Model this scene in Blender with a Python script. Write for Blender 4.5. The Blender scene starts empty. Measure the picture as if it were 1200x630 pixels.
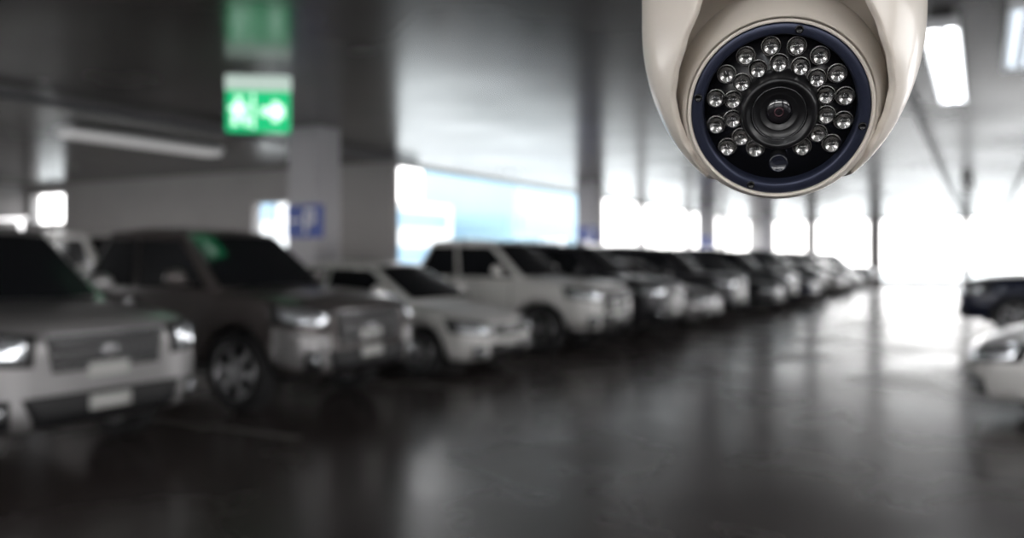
import bpy, bmesh, math, random
from mathutils import Vector, Matrix
from mathutils.bvhtree import BVHTree
random.seed(4)
scene = bpy.context.scene
COL = scene.collection
scene.view_settings.view_transform = 'Standard'
scene.view_settings.look = 'None'
scene.view_settings.exposure = 0.85

# ---------------------------------------------------------------- materials
def mat(name, color, rough=0.5, metal=0.0, coat=0.0, emit=None, estr=0.0, trans=0.0, ior=1.45,
        noise=None, bump=0.0, rnoise=None, spec=0.5):
    m = bpy.data.materials.new(name); m.use_nodes = True
    nt = m.node_tree; b = nt.nodes['Principled BSDF']
    b.inputs['Base Color'].default_value = (*color, 1)
    b.inputs['Roughness'].default_value = rough
    b.inputs['Metallic'].default_value = metal
    b.inputs['Coat Weight'].default_value = coat
    b.inputs['Coat Roughness'].default_value = 0.05
    b.inputs['Transmission Weight'].default_value = trans
    b.inputs['IOR'].default_value = ior
    b.inputs['Specular IOR Level'].default_value = spec
    if emit:
        b.inputs['Emission Color'].default_value = (*emit, 1)
        b.inputs['Emission Strength'].default_value = estr
    if noise or rnoise or bump:
        tc = nt.nodes.new('ShaderNodeTexCoord')
        n = nt.nodes.new('ShaderNodeTexNoise'); n.inputs['Scale'].default_value = (noise or rnoise or (5,))[0]
        n.inputs['Detail'].default_value = 6
        nt.links.new(tc.outputs['Object'], n.inputs['Vector'])
        if noise:
            r = nt.nodes.new('ShaderNodeMix'); r.data_type = 'RGBA'
            k = noise[1]
            r.inputs['A'].default_value = (*[c*(1-k) for c in color], 1)
            r.inputs['B'].default_value = (*[min(1, c*(1+k)) for c in color], 1)
            nt.links.new(n.outputs['Fac'], r.inputs['Factor'])
            nt.links.new(r.outputs['Result'], b.inputs['Base Color'])
        if rnoise:
            mr = nt.nodes.new('ShaderNodeMapRange')
            mr.inputs['From Min'].default_value = 0.3; mr.inputs['From Max'].default_value = 0.7
            mr.inputs['To Min'].default_value = rnoise[1]; mr.inputs['To Max'].default_value = rnoise[2]
            nt.links.new(n.outputs['Fac'], mr.inputs['Value'])
            nt.links.new(mr.outputs['Result'], b.inputs['Roughness'])
        if bump:
            bp = nt.nodes.new('ShaderNodeBump'); bp.inputs['Strength'].default_value = bump
            bp.inputs['Distance'].default_value = 0.01
            nt.links.new(n.outputs['Fac'], bp.inputs['Height'])
            nt.links.new(bp.outputs['Normal'], b.inputs['Normal'])
    return m

M_floor = mat('polished_concrete', (0.060, 0.049, 0.046), 0.25, noise=(0.6, 0.6), rnoise=(0.6, 0.18, 0.33), spec=0.52)
M_ceil = mat('painted_ceiling', (0.112, 0.100, 0.097), 0.2, noise=(0.5, 0.15), rnoise=(0.5, 0.20, 0.28), ior=1.55)
M_wall = mat('grey_wall', (0.34, 0.325, 0.32), 0.6, noise=(1.0, 0.12))
M_col = mat('column_paint', (0.38, 0.37, 0.39), 0.45, noise=(1.5, 0.1))
M_white = mat('white_enamel', (0.75, 0.75, 0.76), 0.4)
M_line = mat('road_marking', (0.14, 0.13, 0.12), 0.4, noise=(3, 0.3))
M_black = mat('black_plastic', (0.012, 0.012, 0.013), 0.45)
M_tyre = mat('tyre_rubber', (0.015, 0.015, 0.016), 0.75)
M_rim = mat('alloy_rim', (0.30, 0.30, 0.31), 0.3, metal=0.9)
M_chrome = mat('chrome', (0.75, 0.75, 0.77), 0.12, metal=1.0)
M_glass = mat('tinted_glass', (0.010, 0.011, 0.013), 0.06, spec=0.6)
M_lamp = mat('headlamp', (0.85, 0.88, 0.92), 0.10, metal=0.8, coat=1)
M_tail = mat('tail_lamp', (0.35, 0.01, 0.01), 0.15, coat=1)
M_plate = mat('number_plate', (0.5, 0.5, 0.48), 0.4)
M_galv = mat('galvanised_pipe', (0.10, 0.10, 0.11), 0.4, metal=0.4)
M_tube = mat('lit_tube', (1, 1, 1), 0.4, emit=(0.93, 0.97, 1.0), estr=9)
M_tube2 = mat('lit_tube_dim', (1, 1, 1), 0.4, emit=(0.80, 0.90, 1.0), estr=0.8)
M_tubeoff = mat('unlit_tube', (0.7, 0.7, 0.7), 0.4)
M_diff = mat('brightened_diffuser', (0.8, 0.8, 0.8), 0.4, emit=(1, .98, .97), estr=0.13)  # faint glow added so the unlit fixture's cover looks brighter
M_green = mat('exit_green', (0.0, 0.30, 0.10), 0.4, emit=(0.0, 0.27, 0.10), estr=1.0)
M_exw = mat('exit_white', (0.9, 0.9, 0.9), 0.4, emit=(0.45, 0.75, 0.58), estr=1.0)
M_exh = mat('exit_housing', (0.7, 0.75, 0.72), 0.4, emit=(0.45, 0.6, 0.52), estr=.35)
M_blue = mat('blue_sign', (0.02, 0.06, 0.34), 0.4)

def paint(name, c, metal=0.0, rough=0.28, coat=.6):
    return mat(name, c, rough, metal=metal, coat=coat)
P_silver = paint('paint_silver', (0.34, 0.33, 0.33), 0.45)
P_taupe = paint('paint_taupe', (0.115, 0.100, 0.097), 0.4)
P_white = paint('paint_white', (0.66, 0.65, 0.63))
P_grey = paint('paint_grey', (0.05, 0.05, 0.055), 0.4, coat=.3)
P_dark = paint('paint_dark', (0.012, 0.013, 0.017), 0.2, .35, .25)
P_navy = paint('paint_navy', (0.010, 0.014, 0.035), 0.2, .35, .3)

# ---------------------------------------------------------------- helpers
def obj(name, me, mats=None, parent=None, loc=(0,0,0), rot=(0,0,0)):
    o = bpy.data.objects.new(name, me); COL.objects.link(o)
    if mats is not None:
        for m in (mats if isinstance(mats, (list, tuple)) else [mats]):
            me.materials.append(m)
    o.location = loc; o.rotation_euler = rot
    if parent: o.parent = parent
    return o

def empty(name, loc=(0,0,0), rot=(0,0,0), parent=None):
    o = bpy.data.objects.new(name, None); COL.objects.link(o)
    o.location = loc; o.rotation_euler = rot; o.empty_display_size = 0.2
    if parent: o.parent = parent
    return o

def boxes_mesh(name, lst, bevel=0.0):
    bm = bmesh.new()
    for (x0, x1, y0, y1, z0, z1) in lst:
        v = [bm.verts.new(p) for p in ((x0,y0,z0),(x1,y0,z0),(x1,y1,z0),(x0,y1,z0),(x0,y0,z1),(x1,y0,z1),(x1,y1,z1),(x0,y1,z1))]
        for f in ((0,3,2,1),(4,5,6,7),(0,1,5,4),(1,2,6,5),(2,3,7,6),(3,0,4,7)):
            bm.faces.new([v[i] for i in f])
    if bevel: bmesh.ops.bevel(bm, geom=list(bm.edges), offset=bevel, segments=2, affect='EDGES', profile=0.5)
    bmesh.ops.recalc_face_normals(bm, faces=bm.faces)
    me = bpy.data.meshes.new(name); bm.to_mesh(me); bm.free(); return me

def box(name, b, m, parent=None, bevel=0.0):
    return obj(name, boxes_mesh(name, b if isinstance(b, list) else [b], bevel), m, parent)

def lathe_mesh(name, prof, seg=64, axis='Z', closed=False, smooth=True):
    """prof: list of (r,h). revolve around axis"""
    bm = bmesh.new(); rings = []
    for r, h in prof:
        if r < 1e-6: rings.append([bm.verts.new((0, 0, h))])
        else: rings.append([bm.verts.new((r*math.cos(2*math.pi*i/seg), r*math.sin(2*math.pi*i/seg), h)) for i in range(seg)])
    pairs = list(zip(rings, rings[1:]))
    if closed: pairs.append((rings[-1], rings[0]))
    for a, b in pairs:
        for i in range(seg):
            j = (i+1) % seg
            if len(a) == 1 and len(b) == 1: continue
            if len(a) == 1: f = bm.faces.new((a[0], b[j], b[i]))
            elif len(b) == 1: f = bm.faces.new((a[i], a[j], b[0]))
            else: f = bm.faces.new((a[i], a[j], b[j], b[i]))
            f.smooth = smooth
    bmesh.ops.recalc_face_normals(bm, faces=bm.faces)
    if axis == 'Y': bmesh.ops.rotate(bm, cent=(0,0,0), matrix=Matrix.Rotation(math.radians(90), 3, 'X'), verts=bm.verts)
    if axis == 'X': bmesh.ops.rotate(bm, cent=(0,0,0), matrix=Matrix.Rotation(math.radians(90), 3, 'Y'), verts=bm.verts)
    me = bpy.data.meshes.new(name); bm.to_mesh(me); bm.free(); return me

def bake(o):
    dg = bpy.context.evaluated_depsgraph_get(); dg.update()
    me = bpy.data.meshes.new_from_object(o.evaluated_get(dg))
    bpy.data.objects.remove(o, do_unlink=True)
    return me

# ---------------------------------------------------------------- car builder
SPEC = {
 'sedan': dict(st=[(0,.58,.32,.58),(-.05,.70,.23,.68),(-.25,.81,.19,.77),(-.7,.86,.19,.89),(-1.2,.87,.19,.95),(-2.2,.88,.19,.97),(-3.2,.88,.19,.99),(-3.8,.86,.2,1.03),(-4.2,.80,.24,1.03),(-4.36,.72,.3,.94),(-4.40,.62,.36,.8)],
   cab=((-1.0,.92),(-1.85,1.42),(-3.0,1.43),(-3.85,1.0)), wb=.81, wt=.60, wheels=(-.86,-3.50), r=.32, split=.52,
   grille=(.40,.52,.64), intake=(.50,.24,.42), lamp=((.42,.67),(.82,.75),(.80,.59),(.45,.54)), bed=None, pz=.43),
 'pickup': dict(st=[(0,.66,.46,.92),(-.05,.80,.38,1.03),(-.20,.90,.35,1.11),(-.8,.93,.35,1.17),(-1.4,.93,.37,1.2),(-2.4,.93,.37,1.2),(-3.35,.93,.37,1.21),(-3.5,.93,.37,1.23),(-5.05,.92,.42,1.23),(-5.25,.9,.48,1.22),(-5.3,.85,.5,1.16)],
   cab=((-1.25,1.15),(-1.98,1.78),(-3.1,1.80),(-3.42,1.18)), wb=.87, wt=.68, wheels=(-.95,-4.15), r=.40, split=.55,
   grille=(.52,.66,.98), intake=(.62,.41,.62), lamp=((.56,1.0),(.92,1.06),(.92,.90),(.58,.84)), bed=(-3.55,-5.15), pz=.58),
 'suv': dict(st=[(0,.68,.43,.90),(-.05,.82,.34,1.02),(-.20,.90,.31,1.09),(-.8,.93,.32,1.15),(-1.3,.94,.32,1.17),(-2.4,.94,.32,1.17),(-3.4,.94,.32,1.18),(-4.3,.92,.34,1.2),(-4.68,.88,.4,1.2),(-4.78,.8,.48,1.1)],
   cab=((-1.15,1.12),(-1.85,1.74),(-4.05,1.80),(-4.66,1.16)), wb=.87, wt=.70, wheels=(-.95,-3.75), r=.39, split=.42,
   grille=(.46,.73,.97), intake=(.62,.36,.58), lamp=((.51,.98),(.92,1.04),(.92,.84),(.53,.80)), bed=None, pz=.50),
 'van': dict(st=[(0,.70,.40,.85),(-.05,.82,.33,.98),(-.22,.90,.30,1.10),(-.6,.93,.3,1.2),(-1.2,.94,.3,1.25),(-3.0,.94,.3,1.25),(-4.6,.94,.32,1.25),(-4.9,.90,.36,1.2),(-4.98,.85,.42,1.1)],
   cab=((-.45,1.14),(-1.15,2.02),(-4.6,2.08),(-4.9,1.18)), wb=.89, wt=.78, wheels=(-.85,-3.9), r=.34, split=.3,
   grille=(.5,.66,.84), intake=(.6,.40,.55), lamp=((.55,.90),(.90,.98),(.90,.78),(.58,.72)), bed=None, pz=.55),
}

def body_raw(S):
    bm = bmesh.new(); rings = []
    for (x, w, zb, zt) in S['st']:
        h = zt-zb
        half = [(.80*w, zb), (.96*w, zb+.10*h), (w, zb+.45*h), (.985*w, zb+.75*h), (.93*w, zt-.05*h), (.80*w, zt), (.4*w, zt+.025)]
        ring = [(0, zb)] + half + [(0, zt+.03)] + [(-y, z) for y, z in reversed(half)]
        rings.append([bm.verts.new((x, y, z)) for y, z in ring])
    n = len(rings[0])
    for a, b in zip(rings, rings[1:]):
        for i in range(n):
            j = (i+1) % n
            bm.faces.new((a[i], a[j], b[j], b[i]))
    for r, s in ((rings[0], 1), (rings[-1], -1)):
        h = n//2
        for i in range(h):
            a, b = r[i], r[i+1]; c, d = r[(n-i-1) % n], r[(n-i) % n]
            vs = []
            for v in (a, b, c, d):
                if v not in vs: vs.append(v)
            if len(vs) >= 3: bm.faces.new(vs)
    bmesh.ops.recalc_face_normals(bm, faces=bm.faces)
    for f in bm.faces: f.smooth = True
    me = bpy.data.meshes.new('body'); bm.to_mesh(me); bm.free()
    o = bpy.data.objects.new('tmp', me); COL.objects.link(o)
    s = o.modifiers.new('s', 'SUBSURF'); s.levels = 2; s.render_levels = 2
    return bake(o)

def bool_cut(me, cutter_mes):
    o = bpy.data.objects.new('tmp', me); COL.objects.link(o)
    cs = []
    for c in cutter_mes:
        co = bpy.data.objects.new('tmpc', c[0]); co.location = c[1]; COL.objects.link(co); cs.append(co)
        b = o.modifiers.new('b', 'BOOLEAN'); b.operation = 'DIFFERENCE'; b.object = co; b.solver = 'EXACT'
    out = bake(o)
    for c in cs: bpy.data.objects.remove(c, do_unlink=True)
    return out

def patch(bvh, corners, d, nu=10, nv=5, off=0.012, name='patch', thick=0.02):
    d = Vector(d).normalized(); c = [Vector(p) for p in corners]
    bm = bmesh.new(); g = []
    for j in range(nv+1):
        row = []
        for i in range(nu+1):
            u, v = i/nu, j/nv
            p = (c[0]*(1-u)+c[1]*u)*(1-v) + (c[3]*(1-u)+c[2]*u)*v
            h = bvh.ray_cast(p + d*1.5, -d, 3.0)
            q = h[0] if h[0] is not None else p
            row.append((q + d*off, q - d*thick))
        g.append(row)
    T = [[bm.verts.new(a) for a, b in r] for r in g]; B = [[bm.verts.new(b) for a, b in r] for r in g]
    for j in range(nv):
        for i in range(nu):
            bm.faces.new((T[j][i], T[j][i+1], T[j+1][i+1], T[j+1][i])).smooth = True
            bm.faces.new((B[j][i], B[j+1][i], B[j+1][i+1], B[j][i+1]))
    for i in range(nu):
        bm.faces.new((T[0][i], B[0][i], B[0][i+1], T[0][i+1])); bm.faces.new((T[nv][i], T[nv][i+1], B[nv][i+1], B[nv][i]))
    for j in range(nv):
        bm.faces.new((T[j][0], T[j+1][0], B[j+1][0], B[j][0])); bm.faces.new((T[j][nu], B[j][nu], B[j+1][nu], T[j+1][nu]))
    bmesh.ops.recalc_face_normals(bm, faces=bm.faces)
    me = bpy.data.meshes.new(name); bm.to_mesh(me); bm.free(); return me

def join(name, meshes):
    bm = bmesh.new()
    for m in meshes: bm.from_mesh(m)
    me = bpy.data.meshes.new(name); bm.to_mesh(me); bm.free(); return me

def cabin(S):
    A, B, C, D = S['cab']; wb, wt = S['wb'], S['wt']
    M = ((B[0]+C[0])/2, max(B[1], C[1])+.03)
    rows = [(A, wb), (B, wt), (M, wt+.01), (C, wt), (D, wb)]
    cols = [-1, -.6, 0, .6, 1]
    def bulge(k, s):
        f = 1-s*s
        return (.10*f if k == 0 else .06*f if k == 1 else -.03*f if k >= 3 else 0, .03*f if 1 <= k <= 3 else 0)
    def P(k, s):
        (x, z), w = rows[k]; bx, bz = bulge(k, s)
        return Vector((x+bx, w*s, z+bz))
    bm = bmesh.new()
    g = [[bm.verts.new(P(k, s)) for s in cols] for k in range(5)]
    for k in range(4):
        for i in range(4): bm.faces.new((g[k][i], g[k][i+1], g[k+1][i+1], g[k+1][i]))
    for i in (0, 4): bm.faces.new([g[k][i] for k in range(5)])
    low = [[bm.verts.new(P(k, s) - Vector((0, 0, .08))) for s in cols] for k in (0, 4)]
    for i in range(4):
        bm.faces.new((g[0][i], g[0][i+1], low[0][i+1], low[0][i])); bm.faces.new((g[4][i], g[4][i+1], low[1][i+1], low[1][i]))
        bm.faces.new((low[0][i], low[0][i+1], low[1][i+1], low[1][i]))
    for i in (0, 4): bm.faces.new((g[0][i], g[4][i], low[1][i], low[0][i]))
    bmesh.ops.recalc_face_normals(bm, faces=bm.faces)
    ed = [e for e in bm.edges if not e.is_boundary and len(e.link_faces) == 2 and e.calc_face_angle(0) > .25]
    bmesh.ops.bevel(bm, geom=ed, offset=.045, segments=3, affect='EDGES', profile=.5)
    for f in bm.faces: f.smooth = True
    me = bpy.data.meshes.new('cabin'); bm.to_mesh(me); bm.free()
    gl = []
    def quadgrid(fn, nu, nv):
        b = bmesh.new(); G = [[b.verts.new(fn(i/nu, j/nv)) for i in range(nu+1)] for j in range(nv+1)]
        for j in range(nv):
            for i in range(nu): b.faces.new((G[j][i], G[j][i+1], G[j+1][i+1], G[j+1][i])).smooth = True
        m = bpy.data.meshes.new('g'); bmesh.ops.recalc_face_normals(b, faces=b.faces); b.to_mesh(m); b.free(); return m
    def cut(k0, k1, t0, t1, sm, off):
        def fn(u, v):
            s = (2*u-1)*sm; t = t0+(t1-t0)*v
            a, b_ = P(k0, s), P(k1, s)
            n = (b_-a).cross(Vector((0, 1, 0))).normalized()
            if n.z < 0: n = -n
            return a.lerp(b_, t)+n*off
        return quadgrid(fn, 8, 3)
    gl.append(cut(0, 1, .08, .90, .90, .014))
    gl.append(cut(4, 3, .22, .88, .86, .014))
    sp = S['split']
    cuts = [(0.035, sp-.02), (sp+.02, .93)] if S['cab'][3][0] > -4 else [(.03, sp-.015), (sp+.015, .70), (.73, .95)]
    for sgn in (-1, 1):
        for a, b_ in cuts:
            def fn(u, v, a=a, b_=b_, sgn=sgn):
                t = a+(b_-a)*u; vv = .06+.80*v
                lo = Vector((A[0]+(D[0]-A[0])*t, sgn*wb, A[1]+(D[1]-A[1])*t))
                hi = Vector((B[0]+(C[0]-B[0])*t, sgn*wt, B[1]+(C[1]-B[1])*t))
                return lo.lerp(hi, vv)+Vector((0, sgn*.016, .004))
            gl.append(quadgrid(fn, 4, 2))
    return me, join('glass', gl)

def wheel_meshes(r, w=.22):
    tyre = lathe_mesh('tyre', [(r*.66, -w/2+.01), (r*.90, -w/2), (r*.985, -w/2+.03), (r, -w/4), (r, w/4), (r*.985, w/2-.03), (r*.90, w/2), (r*.66, w/2-.01)], 40, 'Y', closed=True)
    rim = [lathe_mesh('rim', [(r*.69, -w/2+.005), (r*.66, -w/2+.0), (r*.60, -w/2+.03), (r*.60, w/2-.03), (r*.66, w/2), (r*.69, w/2-.005)], 40, 'Y', closed=True),
           lathe_mesh('hub', [(0, -w/2+.01), (r*.16, -w/2+.015), (r*.18, -w/2+.04), (r*.18, w/2-.04), (r*.16, w/2-.015), (0, w/2-.01)], 20, 'Y')]
    for k in range(6):
        m = boxes_mesh('s', [(r*.1, r*.63, -w/2+.02, -w/2+.05, -.028, .028), (r*.1, r*.63, w/2-.05, w/2-.02, -.028, .028)], .005)
        m.transform(Matrix.Rotation(k*math.pi/3+.2, 4, 'Y')); rim.append(m)
    disc = lathe_mesh('brake', [(0, -w/2+.075), (r*.58, -w/2+.075), (r*.58, w/2-.075), (0, w/2-.075)], 32, 'Y')
    return tyre, join('rim', rim), disc

CACHE = {}
def car_parts(kind):
    if kind in CACHE: return CACHE[kind]
    S = SPEC[kind]; raw = body_raw(S)
    bm = bmesh.new(); bm.from_mesh(raw); bvh = BVHTree.FromBMesh(bm); bm.free()
    r = S['r']; W = max(s[1] for s in S['st']); L = -S['st'][-1][0]
    cutters = []
    for wx in S['wheels']:
        c = lathe_mesh('c', [(0, -W-.2), (r+.07, -W-.2), (r+.07, -W+.32), (0, -W+.32)], 40, 'Y', smooth=False); cutters.append((c, (wx, 0, r)))
        c = lathe_mesh('c', [(0, W-.32), (r+.07, W-.32), (r+.07, W+.2), (0, W+.2)], 40, 'Y', smooth=False); cutters.append((c, (wx, 0, r)))
    if S['bed']:
        b0, b1 = S['bed']; cutters.append((boxes_mesh('c', [(b1, b0, -.76, .76, .75, 1.6)]), (0, 0, 0)))
    body = bool_cut(raw, cutters)
    cab, glass = cabin(S)
    tyre, rim, disc = wheel_meshes(r)
    X = (1, 0, 0)
    gw, g0, g1 = S['grille']; iw, i0, i1 = S['intake']
    black = [patch(bvh, ((0,-gw,g1),(0,gw,g1),(0,gw*.9,g0),(0,-gw*.9,g0)), X, 16, 5, off=.016),
             patch(bvh, ((0,-iw,i1),(0,iw,i1),(0,iw*.85,i0),(0,-iw*.85,i0)), X, 16, 5, off=.022)]
    chrome = []
    for k in range(3):
        z = g0+(g1-g0)*(k+.5)/3
        chrome.append(patch(bvh, ((0,-gw*.93,z+.005),(0,gw*.93,z+.005),(0,gw*.93,z-.005),(0,-gw*.93,z-.005)), X, 14, 1, off=.021))
    chrome.append(patch(bvh, ((0,-gw,g1+.02),(0,gw,g1+.02),(0,gw,g1),(0,-gw,g1)), X, 14, 1, off=.022))
    em = .055
    chrome.append(patch(bvh, ((0,-em,(g0+g1)/2+em*.7),(0,em,(g0+g1)/2+em*.7),(0,em,(g0+g1)/2-em*.7),(0,-em,(g0+g1)/2-em*.7)), X, 4, 4, off=.034))
    lamps = []; tails = []; seams = []; bump = []
    for s in (-1, 1):
        l = S['lamp']; dd = (1, .55*s, 0)
        if kind == 'pickup':
            bump.append(patch(bvh, ((0,s*.60,.78),(-.42,s*.93,.86),(-.42,s*.93,.50),(0,s*.58,.40)), (1,.8*s,0), 12, 5, off=.011))
        pts = [(-.12-(.25 if abs(y) > .7 else 0), s*y, z) for y, z in l]
        cen = sum((Vector(p) for p in pts), Vector())/4
        black.append(patch(bvh, [tuple(cen+(Vector(p)-cen)*1.18) for p in pts], dd, 8, 4, off=.014))
        lamps.append(patch(bvh, [tuple(cen+(Vector(p)-cen)*.92) for p in pts], dd, 8, 4, off=.022))
        fy = iw+.08
        black.append(patch(bvh, ((-.1,s*(fy-.05),i1),(-.15,s*(fy+.12),i1),(-.15,s*(fy+.10),i0+.02),(-.1,s*(fy-.05),i0+.02)), dd, 4, 3, off=.020))
        lamps.append(patch(bvh, ((-.1,s*(fy-.01),i1-.05),(-.12,s*(fy+.06),i1-.05),(-.12,s*(fy+.06),i1-.11),(-.1,s*(fy-.01),i1-.11)), dd, 3, 3, off=.028))
        zt = S['st'][-3][3]-.06
        tails.append(patch(bvh, ((-L+.05,s*.5,zt),(-L+.2,s*.84,zt),(-L+.2,s*.84,zt-.26),(-L+.05,s*.55,zt-.2)), (-1,.5*s,0), 5, 4, off=.012))
        zs, zl = S['st'][4][3]-.06, S['st'][4][2]+.14
        A, B, C, D = S['cab']; sp = S['split']
        xm = A[0]+(D[0]-A[0])*sp
        for x in (A[0]-.18, xm, min(xm-1.0, -2.9) if kind != 'van' else -2.6):
            seams.append(patch(bvh, ((x,s*W,zs),(x-.012,s*W,zs),(x-.012,s*W,zl),(x,s*W,zl)), (0,s,0), 1, 10, off=.003))
        seams.append(patch(bvh, ((S['wheels'][0]-r-.08,s*W,zl),(S['wheels'][1]+r+.08,s*W,zl),(S['wheels'][1]+r+.08,s*W,zl-.08),(S['wheels'][0]-r-.08,s*W,zl-.08)), (0,s,0), 12, 1, off=.01))
        for x in (xm+.12, xm-.85):
            chrome.append(patch(bvh, ((x+.0,s*W,zs-.06),(x-.18,s*W,zs-.06),(x-.18,s*W,zs-.095),(x,s*W,zs-.095)), (0,s,0), 4, 1, off=.03))
    pz = S['pz']
    plate = patch(bvh, ((0,-.16,pz+.05),(0,.16,pz+.05),(0,.16,pz-.05),(0,-.16,pz-.05)), X, 4, 2, off=.045)
    plateb = patch(bvh, ((0,-.16,S['st'][-1][2]+.3),(0,.16,S['st'][-1][2]+.3),(0,.16,S['st'][-1][2]+.2),(0,-.16,S['st'][-1][2]+.2)), (-1,0,0), 4, 2, off=.02)
    mir = []
    A = S['cab'][0]
    for s in (-1, 1):
        bmm = bmesh.new(); bmesh.ops.create_uvsphere(bmm, u_segments=20, v_segments=12, radius=1)
        bmesh.ops.scale(bmm, vec=(.07, .12, .085), verts=bmm.verts); bmesh.ops.translate(bmm, vec=(A[0]-.38, s*(S['wb']+.16), A[1]+.16), verts=bmm.verts)
        for f in bmm.faces: f.smooth = True
        m = bpy.data.meshes.new('m'); bmm.to_mesh(m); bmm.free(); mir.append(m)
        y0, y1 = sorted((s*(S['wb']-.06), s*(S['wb']+.12)))
        mir.append(boxes_mesh('a', [(A[0]-.41, A[0]-.35, y0, y1, A[1]+.08, A[1]+.12)], .008))
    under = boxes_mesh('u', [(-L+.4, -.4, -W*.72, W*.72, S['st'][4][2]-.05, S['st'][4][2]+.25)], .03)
    parts = [('body', body, 'P'), ('cabin', cab, 'P'), ('windows', glass, M_glass), ('grille', join('g', black), M_black),
             ('chrome_trim', join('c', chrome), M_chrome), ('headlamps', join('l', lamps), M_lamp), ('tail_lamps', join('t', tails), M_tail),
             ('door_seams', join('s', seams), M_black), ('number_plates', join('p', [plate, plateb]), M_plate), ('mirrors', join('m', mir), 'P'),
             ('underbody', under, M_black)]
    if bump: parts.append(('front_bumper', join('fb', bump), P_silver))
    if kind == 'suv':
        rails = boxes_mesh('r', [(-3.9, -2.0, s*.62-.02, s*.62+.02, 1.84, 1.87) for s in (-1, 1)] + [(x, x+.05, s*.62-.02, s*.62+.02, 1.74, 1.85) for s in (-1, 1) for x in (-3.85, -2.1)], .006)
        parts.append(('roof_rails', rails, M_chrome))
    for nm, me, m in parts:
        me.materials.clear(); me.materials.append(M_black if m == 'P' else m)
    for me, m in ((tyre, M_tyre), (rim, M_rim), (disc, M_black)): me.materials.append(m)
    CACHE[kind] = (parts, (tyre, rim, disc), S, W)
    return CACHE[kind]

def car(name, kind, x, y, rotdeg, P, BP=None):
    parts, (tyre, rim, disc), S, W = car_parts(kind)
    root = empty(name, (x, y, 0), (0, 0, math.radians(rotdeg)))
    for nm, me, m in parts:
        o = obj(nm, me, None, root)
        if m == 'P':
            o.material_slots[0].link = 'OBJECT'; o.material_slots[0].material = P
        if nm == 'front_bumper':
            o.material_slots[0].link = 'OBJECT'; o.material_slots[0].material = BP or P
    k = 1
    for wx in S['wheels']:
        for s in (-1, 1):
            for nm, me in (('tyre', tyre), ('rim', rim), ('brake_disc', disc)):
                obj(f'{nm}_{k}', me, None, root, (wx, s*(W-.125), S['r']))
            k += 1
    return root

car('suv', 'suv', -5.46, 3.95, 0, P_silver)
car('pickup_truck', 'pickup', -5.42, 6.88, 0, P_taupe, P_silver)
car('sedan_car', 'sedan', -5.40, 9.75, 0, P_white)
car('pickup_truck', 'pickup', -5.15, 12.85, 0, P_white)
car('suv', 'suv', -5.1, 15.7, 0, P_grey)
car('sedan_car', 'sedan', -5.1, 18.5, 0, P_silver)
car('suv', 'suv', -5.2, 21.2, 0, P_grey)
car('sedan_car', 'sedan', -5.0, 24.9, 0, P_dark)
car('suv', 'suv', -5.1, 27.6, 0, P_dark)
car('sedan_car', 'sedan', -4.9, 30.4, 0, P_navy)
car('pickup_truck', 'pickup', -5.1, 33.3, 0, P_dark)
car('sedan_car', 'sedan', -5.0, 38.0, 0, P_silver)
car('suv', 'suv', -5.1, 40.9, 0, P_grey)
car('sedan_car', 'sedan', -5.0, 43.8, 0, P_white)
car('suv', 'suv', -5.1, 49.6, 0, P_grey)
car('sedan_car', 'sedan', -0.09, 9.6, 180, P_white)
car('suv', 'suv', -0.38, 19.4, 180, P_navy)
car('suv', 'suv', -0.10, 23.7, 180, P_silver)
car('van', 'van', -15.6, 12.3, 0, P_white)
car('sedan_car', 'sedan', -15.0, 9.4, 0, P_dark)

# ---------------------------------------------------------------- room shell
H = 3.75
box('floor', [(-26.3, -12.3, -12.3, 16.3, -.2, 0), (-12.3, 7.3, -12.3, 52.3, -.2, 0)], M_floor)
box('ceiling', [(-26.3, -12.3, -12.3, 16.3, H, H+.25), (-12.3, 7.3, -12.3, 52.3, H, H+.25)], M_ceil)
box('wall_left', [(-12.3, -12.0, 16.3, 52.3, 0, .95), (-12.3, -12.0, 16.3, 52.3, H-.05, H)] +
    [(-12.3, -12.0, y-.12, y+.12, .95, H-.05) for y in (28.0, 33.0, 39.5, 45.5)], M_wall)
def wall_y(name, x0, x1, y0, y1, wins, m):
    xs = sorted([x0, x1]+[w for a in wins for w in a[:2]]); L = []
    for a, b in zip(xs, xs[1:]):
        w = next((w for w in wins if w[0] <= a+1e-6 and w[1] >= b-1e-6), None)
        if w: L += [(a, b, y0, y1, 0, w[2]), (a, b, y0, y1, w[3], H)]
        else: L.append((a, b, y0, y1, 0, H))
    return box(name, L, m)
wall_y('wall_recess', -26.0, -12.0, 16.0, 16.3, [(-25.8, -24.2, 2.55, 3.5), (-16.4, -15.2, 1.75, 2.95)], M_wall)
wall_y('wall_far', -12.3, 7.0, 52.0, 52.3, [(-11.6, -9.0, .5, H-.1), (-8.4, -5.6, .5, H-.1), (-4.9, -.9, .3, H-.1), (-.5, 3.2, .3, H-.1), (3.6, 6.8, .3, H-.1)], M_wall)
wall_y('wall_back', -26.0, 7.0, -12.3, -12.0, [(-24, -18, .9, 3.6), (-17, -10, .9, 3.6), (-9, -2, .9, 3.6), (-1, 6, .9, 3.6)], M_wall)
box('wall_left_deep', [(-26.3, -26.0, -12, 16.3, 0, 1.0), (-26.3, -26.0, -12, 16.3, 3.6, H)]+[(-26.3, -26.0, y, y2, 1.0, 3.6) for y, y2 in ((-12, -11.2), (-6, -5.2), (0, .8), (5, 5.8), (10, 16.3))], M_wall)
box('wall_right', [(7.0, 7.3, -12, 52, 0, 1.1), (7.0, 7.3, -12, 52, 3.4, H)]+[(7.0, 7.3, y, y+1.2, 1.1, 3.4) for y in range(-12, 51, 7)], M_wall)
box('window_1', [(-25.8, -24.2, 16.1, 16.14, 2.55, 2.60), (-25.8, -24.2, 16.1, 16.14, 3.45, 3.5), (-25.02, -24.98, 16.1, 16.14, 2.6, 3.45)], M_white)
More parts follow.
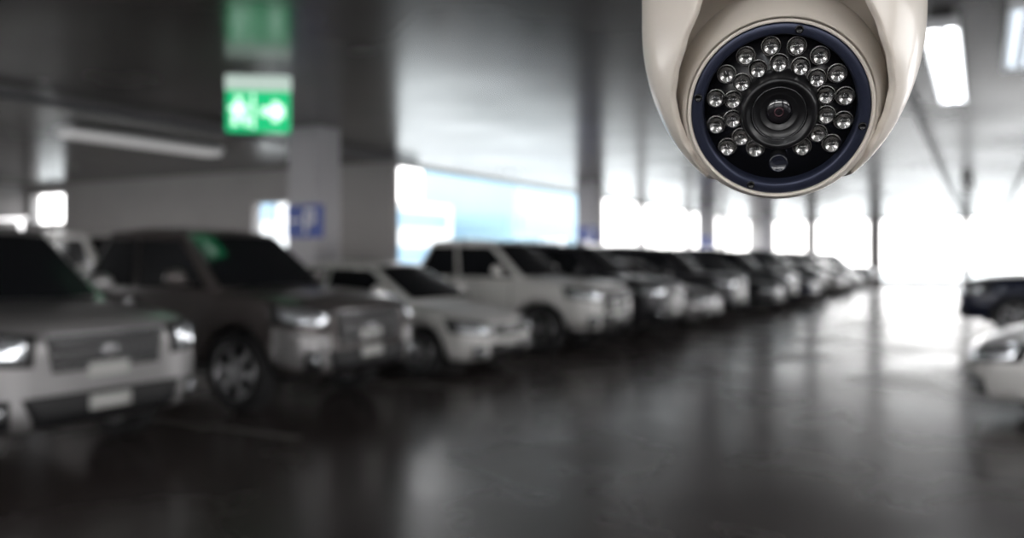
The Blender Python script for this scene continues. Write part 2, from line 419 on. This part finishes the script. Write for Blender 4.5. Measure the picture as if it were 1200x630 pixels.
box('window_2', [(-16.4, -15.2, 16.1, 16.14, 1.75, 1.8), (-16.4, -15.2, 16.1, 16.14, 2.9, 2.95), (-15.82, -15.78, 16.1, 16.14, 1.8, 2.9)], M_white)

for i, y in enumerate((-1.0, 11.28, 23.15, 35.4, 47.0)):
    r = empty('concrete_column', (-10.1, y, 0))
    box('shaft', (-.33, .33, -.30, .30, 0, H), M_col, r, .03)
    box('base_band', (-.345, .345, -.315, .315, 0, .9), M_black if i else M_col, r, .02)
for y in (-1.0, 13.5, 27.5, 40):
    r = empty('concrete_column', (5.6, y, 0))
    box('shaft', (-.33, .33, -.30, .30, 0, H), M_col, r, .03)

for y, z, w, h in ((10.94, 2.13, .40, .28), (22.81, 2.2, .3, .22), (35.07, 2.2, .3, .22)):
    r = empty('parking_sign', (-10.0, y, z))
    box('panel', (-w, w, -.02, .01, -h, h), M_blue, r, .005)
    box('letter_p', [(.0*w, .16*w, -.028, -.018, -.75*h, .75*h), (.16*w, .6*w, -.028, -.018, .5*h, .75*h), (.16*w, .6*w, -.028, -.018, -.15*h, .1*h), (.44*w, .6*w, -.028, -.018, .1*h, .5*h),
                     (-.8*w, -.2*w, -.028, -.018, -.05*h, .15*h)], M_white, r)

box('bay_markings', [(-9.6, -5.0, y-.05, y+.05, 0.0, .004) for y in (2.5, 5.4, 8.35, 11.3, 14.3, 17.1, 19.9, 23.1, 26.2, 29, 31.8, 36.6, 39.5, 42.3)] +
    [(0.0, 5.1, y-.05, y+.05, 0.0, .004) for y in (8.3, 11.2, 14.2, 17.5, 21.6)], M_line)

def fixture(name, x, y0, y1, tube, z=H-.14, w=.16, diffuser=False):
    r = empty(name, (x, (y0+y1)/2, z)); l = (y1-y0)/2
    bm = bmesh.new()
    prof = [(-w, .0), (-w*.55, .09), (w*.55, .09), (w, .0), (w*.96, -.004), (w*.5, .07), (-w*.5, .07), (-w*.96, -.004)]
    a = [bm.verts.new((px, -l, pz)) for px, pz in prof]; b = [bm.verts.new((px, l, pz)) for px, pz in prof]
    for i in range(8): bm.faces.new((a[i], a[(i+1) % 8], b[(i+1) % 8], b[i]))
    bm.faces.new(a); bm.faces.new(b[::-1]); bmesh.ops.recalc_face_normals(bm, faces=bm.faces)
    me = bpy.data.meshes.new('reflector'); bm.to_mesh(me); bm.free()
    obj('reflector', me, M_white, r)
    for k, s in enumerate((-1, 1)):
        t = lathe_mesh('tube', [(0, -l+.05), (.022, -l+.05), (.022, l-.05), (0, l-.05)], 16, 'Y')
        obj(f'tube_{k+1}', t, tube, r, (s*w*.42, 0, .03))
    box('end_caps', [(-w, w, -l-.01, -l+.04, -.02, .09), (-w, w, l-.04, l+.01, -.02, .09)], M_white, r, .004)
    if diffuser: box('diffuser', (-w*.9, w*.9, -l+.03, l-.03, -.09, .02), M_diff, r, .02)
    box('hangers', [(-.01, .01, s*l*.6-.01, s*l*.6+.01, .08, .14) for s in (-1, 1)], M_galv, r)
fixture('added_fill_light', -.33, 8.7, 12.9, M_tube)
fixture('added_fill_light', .36, 8.3, 11.0, M_tube2)
fixture('added_fill_light', -13.3, 8.8, 12.0, M_tubeoff, w=.22, diffuser=True)
fixture('added_fill_light', -.33, -6, -2, M_tube)  # unseen fill added behind the viewpoint to light the dome's front
fixture('added_fill_light', -3.2, -3.5, -0.5, M_tube)  # another unseen fill, added to brighten the dome camera
fixture('added_fill_light', -.33, 26, 29, M_tubeoff)

def pipe(name, pts, rad):
    cu = bpy.data.curves.new(name, 'CURVE'); cu.dimensions = '3D'; cu.bevel_depth = rad; cu.bevel_resolution = 4
    s = cu.splines.new('POLY'); s.points.add(len(pts)-1)
    for p, q in zip(s.points, pts): p.co = (*q, 1)
    cu.use_fill_caps = True; cu.materials.append(M_galv)
    o = bpy.data.objects.new(name, cu); COL.objects.link(o); return o
pipe('ceiling_pipe', [(-.85, 4, H-.06), (-.85, 51.9, H-.06)], .05)
pipe('ceiling_pipe', [(.95, 3, H-.05), (.95, 51.9, H-.05)], .045)
pipe('ceiling_pipe', [(-11.2, -11.9, H-.09), (-11.2, 15.9, H-.09)], .06)

r = empty('exit_sign', (-7.42, 7.33, 3.2), (0, 0, math.radians(37)))
box('housing', (-.37, .37, -.05, .05, .26, .44), M_exh, r, .01)
box('panel', (-.36, .36, -.035, .035, -.22, .26), M_green, r, .006)
man = [(-.25, -.18, -.045, -.036, .12, .19), (-.28, -.16, -.045, -.036, -.02, .10), (-.32, -.26, -.045, -.036, .03, .08), (-.18, -.11, -.045, -.036, .04, .09),
       (-.29, -.23, -.045, -.036, -.15, -.02), (-.20, -.13, -.045, -.036, -.07, -.02), (-.16, -.11, -.045, -.036, -.15, -.05), (-.07, -.04, -.045, -.036, -.18, .22)]
arrow = [(.04, .24, -.045, -.036, -.03, .07), (.16, .24, -.045, -.036, .07, .14), (.16, .24, -.045, -.036, -.10, -.03), (.22, .30, -.045, -.036, -.05, .09)]
box('running_man', man, M_exw, r); box('arrow', arrow, M_exw, r)
box('hanging_rods', [(-.25, -.23, -.01, .01, .44, .55), (.23, .25, -.01, .01, .44, .55)], M_galv, r)

# outside world
M_bld = mat('pale_facade', (0.50, 0.50, 0.50), 0.6, noise=(.2, .1))
M_bldb = mat('pale_blue_facade', (0.18, 0.28, 0.34), 0.5, noise=(.2, .1))
M_band = mat('sky_blue_panels', (0.15, 0.24, 0.32), 0.5, noise=(.2, .1))
M_pave = mat('pavement_grey', (0.45, 0.45, 0.43), 0.8, noise=(1, .1))
for nm, (x0, x1, y0, y1, h, m) in {'office_building': (-52, -40, 42, 62, 6, M_bld), 'apartment_building': (-46, -36, 66, 84, 13, M_bldb)}.items():
    r = empty(nm)
    box('block', (x0, x1, y0, y1, -.25, h), m, r)
    box('window_bands', [(x1, x1+.15, y0+.8, y1-.8, z, z+1.3) for z in (1.2, 4.0)] + [(x0+.8, x1-.8, y0-.15, y0, z, z+1.3) for z in (1.2, 4.0)], M_band, r)
box('pavement', [(-120, -26.3, -60, 140, -.35, -.25), (-26.3, 60, 52.3, 140, -.35, -.25), (7.3, 60, -60, 52.3, -.35, -.25), (-26.3, 7.3, -60, -12.3, -.35, -.25), (-26.3, -12.3, 16.3, 52.3, -.35, -.25)], M_pave)

# ---------------------------------------------------------------- dome security camera
K = .00040
M_shell = mat('cream_plastic', (0.72, 0.655, 0.58), 0.32, coat=.2)
M_ball = mat('cream_plastic_ball', (0.68, 0.62, 0.55), 0.35, coat=.15)
M_ring = mat('navy_ring', (0.034, 0.040, 0.070), 0.33, metal=.5)
M_pan = mat('black_pan', (0.006, 0.006, 0.007), 0.25)
M_lensb = mat('lens_barrel', (0.008, 0.008, 0.009), 0.28)
M_lensg = mat('lens_glass', (0.010, 0.009, 0.012), 0.03, coat=1, spec=.8)
M_led = mat('clear_led', (1, 1, 1), 0.02, trans=1.0, ior=1.42)
M_cup = mat('led_cup', (0.50, 0.49, 0.48), 0.22, metal=.9)
M_glint = mat('lens_glint', (0.10, 0.05, 0.06), 0.15, metal=.7)  # pinkish lens reflection painted as the colour of a small ring
CZ = 1.5815
cam_root = empty('dome_security_camera', (-.0897, .4414, CZ), (0, 0, math.radians(12.3)))
cam_root.scale = (K, K, K)
def interp(tab, z):
    if z >= tab[0][0]: return tab[0][1]
    for (a, va), (b, vb) in zip(tab, tab[1:]):
        if a >= z >= b:
            t = (a-z)/(a-b); t = t*t*(3-2*t)*.5+t*.5
            return va+(vb-va)*t
    return tab[-1][1]
SC = 95.0
R_tab = lambda z: 168*math.sqrt(max(0, 1-(min(0, z)/226)**2))
W_tab = [(145, 0.5), (135, 24), (110, 45), (60, 64), (20, 76), (-15, 90), (-50, 107), (-80, 119), (-105, 125), (-130, 122), (-150, 115), (-175, 102), (-195, 88)]
bm = bmesh.new(); rows = []
NZ, NA = 80, 96
for j in range(NZ+1):
    z = 155 - (155+195)*j/NZ
    R = R_tab(z) + 1.5
    w = min(interp(W_tab, z), R*.992)
    ph = math.asin(w/R) if z < 145 else 0.003
    row = []
    for i in range(NA+1):
        a = ph + (2*math.pi-2*ph)*i/NA
        row.append(bm.verts.new((R*math.sin(a), -R*math.cos(a), z+SC)))
    rows.append(row)
for a, b in zip(rows, rows[1:]):
    for i in range(NA): bm.faces.new((a[i], b[i], b[i+1], a[i+1])).smooth = True
bmesh.ops.recalc_face_normals(bm, faces=bm.faces)
me = bpy.data.meshes.new('shell'); bm.to_mesh(me); bm.free()
sh = obj('shell', me, M_shell, cam_root)
so = sh.modifiers.new('so', 'SOLIDIFY'); so.thickness = 9; so.offset = -1
bv = sh.modifiers.new('bv', 'BEVEL'); bv.width = 3; bv.segments = 3; bv.limit_method = 'ANGLE'; bv.angle_limit = math.radians(50)
zc = (H-CZ)/K
obj('mount_base', lathe_mesh('mount_base', [(0, 235), (150, 235), (172, 238), (176, 245), (176, 300), (168, 318), (60, 345), (40, 352), (0, 352)], 96), M_shell, cam_root)
obj('pendant_pole', lathe_mesh('pendant_pole', [(0, 340), (30, 340), (30, zc-30), (90, zc-25), (90, zc), (0, zc)], 40), M_shell, cam_root)
head = empty('head', (0, -9, 0), (math.radians(90+26), 0, 0), cam_root)
head.scale = (.955, .975, .975)
RB = 132
prof = [(0, -RB)]
for k in range(1, 60):
    a = math.radians(180 - k*(180-57.5)/59.0)
    prof.append((RB*math.sin(a), RB*math.cos(a)))
prof += [(111.5, 70.8), (110, 73), (108.5, 73.6), (107, 73), (106.4, 71), (106.4, 60)]
obj('ball', lathe_mesh('ball', prof, 128), M_ball, head)
ring = lathe_mesh('ring', [(106, 58), (106, 70), (104.5, 71.6), (95, 71.6), (93, 70.4), (91.5, 66), (90.5, 58)], 128)
obj('face_ring', ring, M_ring, head)
obj('led_board', lathe_mesh('led_board', [(0, 58.2), (91, 58.2), (91, 54), (0, 54)], 96), M_pan, head)
lp = [(50, 58), (48, 61), (45.5, 62), (44.5, 80), (43, 83), (40, 84), (37.5, 83), (34, 79), (33, 78.6), (31, 79.2), (29.5, 78.6), (24, 74), (23, 74.4), (21.5, 74), (17, 70), (15.5, 70)]
obj('lens_barrel', lathe_mesh('lens_barrel', lp, 96), M_lensb, head)
obj('lens_trim', lathe_mesh('lens_trim', [(33.4, 79.0), (32.2, 80.0), (31, 79.6), (31.6, 78.6)], 96, closed=True), mat('lens_trim', (.08, .08, .085), .25, metal=.8), head)
gp = [(0, 73.5)]+[(16*math.sin(t*math.pi/18), 68+5.5*math.cos(t*math.pi/18)) for t in range(1, 10)]
obj('lens_glass', lathe_mesh('lens_glass', gp, 48), M_lensg, head)
obj('lens_glint', lathe_mesh('lens_glint', [(6.5, 72.9), (5.2, 73.7), (4.2, 73.6), (4.6, 72.8)], 32, closed=True), M_glint, head)
led_pos = [(78, a) for a in (9, 31, 53, 75, 97, 120, 143, 167, 192, 216, 324, 347)] + [(56.5, a) for a in (64, 90, 116, 141, 165, 190, 216, 240, 300, 39, 15, 350, 325)]
lm, cm, dm = [], [], []
for q, a in led_pos:
    x, y = q*math.cos(math.radians(a)), q*math.sin(math.radians(a))
    T = Matrix.Translation((x, y, 0))
    r0 = 10.4
    dome = [(r0, 59.2), (r0, 63)]+[(r0*.96*math.cos(t*math.pi/16), 64+9.5*math.sin(t*math.pi/16)) for t in range(0, 8)]+[(0, 73.5)]
    m = lathe_mesh('led', [(0, 59.2)]+dome, 28); m.transform(T); lm.append(m)
    m = lathe_mesh('cup', [(11.6, 58.3), (11.6, 60.6), (10.7, 60.6), (10.7, 58.3)], 28, closed=True); m.transform(T); cm.append(m)
    m = lathe_mesh('cup2', [(6.8, 66.5), (6.0, 66.7), (2.6, 61.6), (0, 61.6), (0, 60.4), (5.8, 60.4)], 24); m.transform(T); cm.append(m)
    m = boxes_mesh('die', [(x-1.5, x+1.5, y-1.5, y+1.5, 61.7, 62.6), (x-9, x+1, y-.5, y+.5, 59.6, 60.3)]); dm.append(m)
obj('led_domes', join('leds', lm), M_led, head)
obj('led_cups', join('cups', cm), M_cup, head)
obj('led_dies', join('dies', dm), M_black, head)
obj('light_sensor', lathe_mesh('sensor', [(0, 59.6), (9, 59.6), (9.6, 61), (11.4, 61), (12, 58)], 32), mat('sensor', (.015, .017, .028), .15, coat=1), head, (0, -70, 0))
for k, a in enumerate((77, 167, 347, 250)):
    x, y = 99.5*math.cos(math.radians(a)), 99.5*math.sin(math.radians(a))
    obj(f'screw_{k+1}', lathe_mesh('screw', [(0, 71.8), (2.6, 71.8), (3.2, 73), (4.6, 73), (5.2, 71.2)], 24), M_pan, head, (x, y, 0))

# ---------------------------------------------------------------- world, camera
w = bpy.data.worlds.new('sky'); scene.world = w; w.use_nodes = True
nt = w.node_tree; bg = nt.nodes['Background']
tc = nt.nodes.new('ShaderNodeTexCoord'); sx = nt.nodes.new('ShaderNodeSeparateXYZ'); cr = nt.nodes.new('ShaderNodeValToRGB')
nt.links.new(tc.outputs['Generated'], sx.inputs['Vector']); nt.links.new(sx.outputs['Z'], cr.inputs['Fac'])
cr.color_ramp.elements[0].color = (1, .975, .96, 1); cr.color_ramp.elements[1].color = (.80, .90, 1, 1)
nt.links.new(cr.outputs['Color'], bg.inputs['Color']); bg.inputs['Strength'].default_value = 3.8

cd = bpy.data.cameras.new('camera'); cam = bpy.data.objects.new('camera', cd); COL.objects.link(cam)
cam.location = (0, 0, 1.5); cam.rotation_euler = (math.radians(90), 0, math.radians(28.8))
cd.sensor_width = 36; cd.lens = 30; cd.shift_y = -0.01; cd.clip_start = .02; cd.clip_end = 500
cd.dof.use_dof = True; cd.dof.focus_distance = .385; cd.dof.aperture_fstop = 5.4
scene.camera = cam
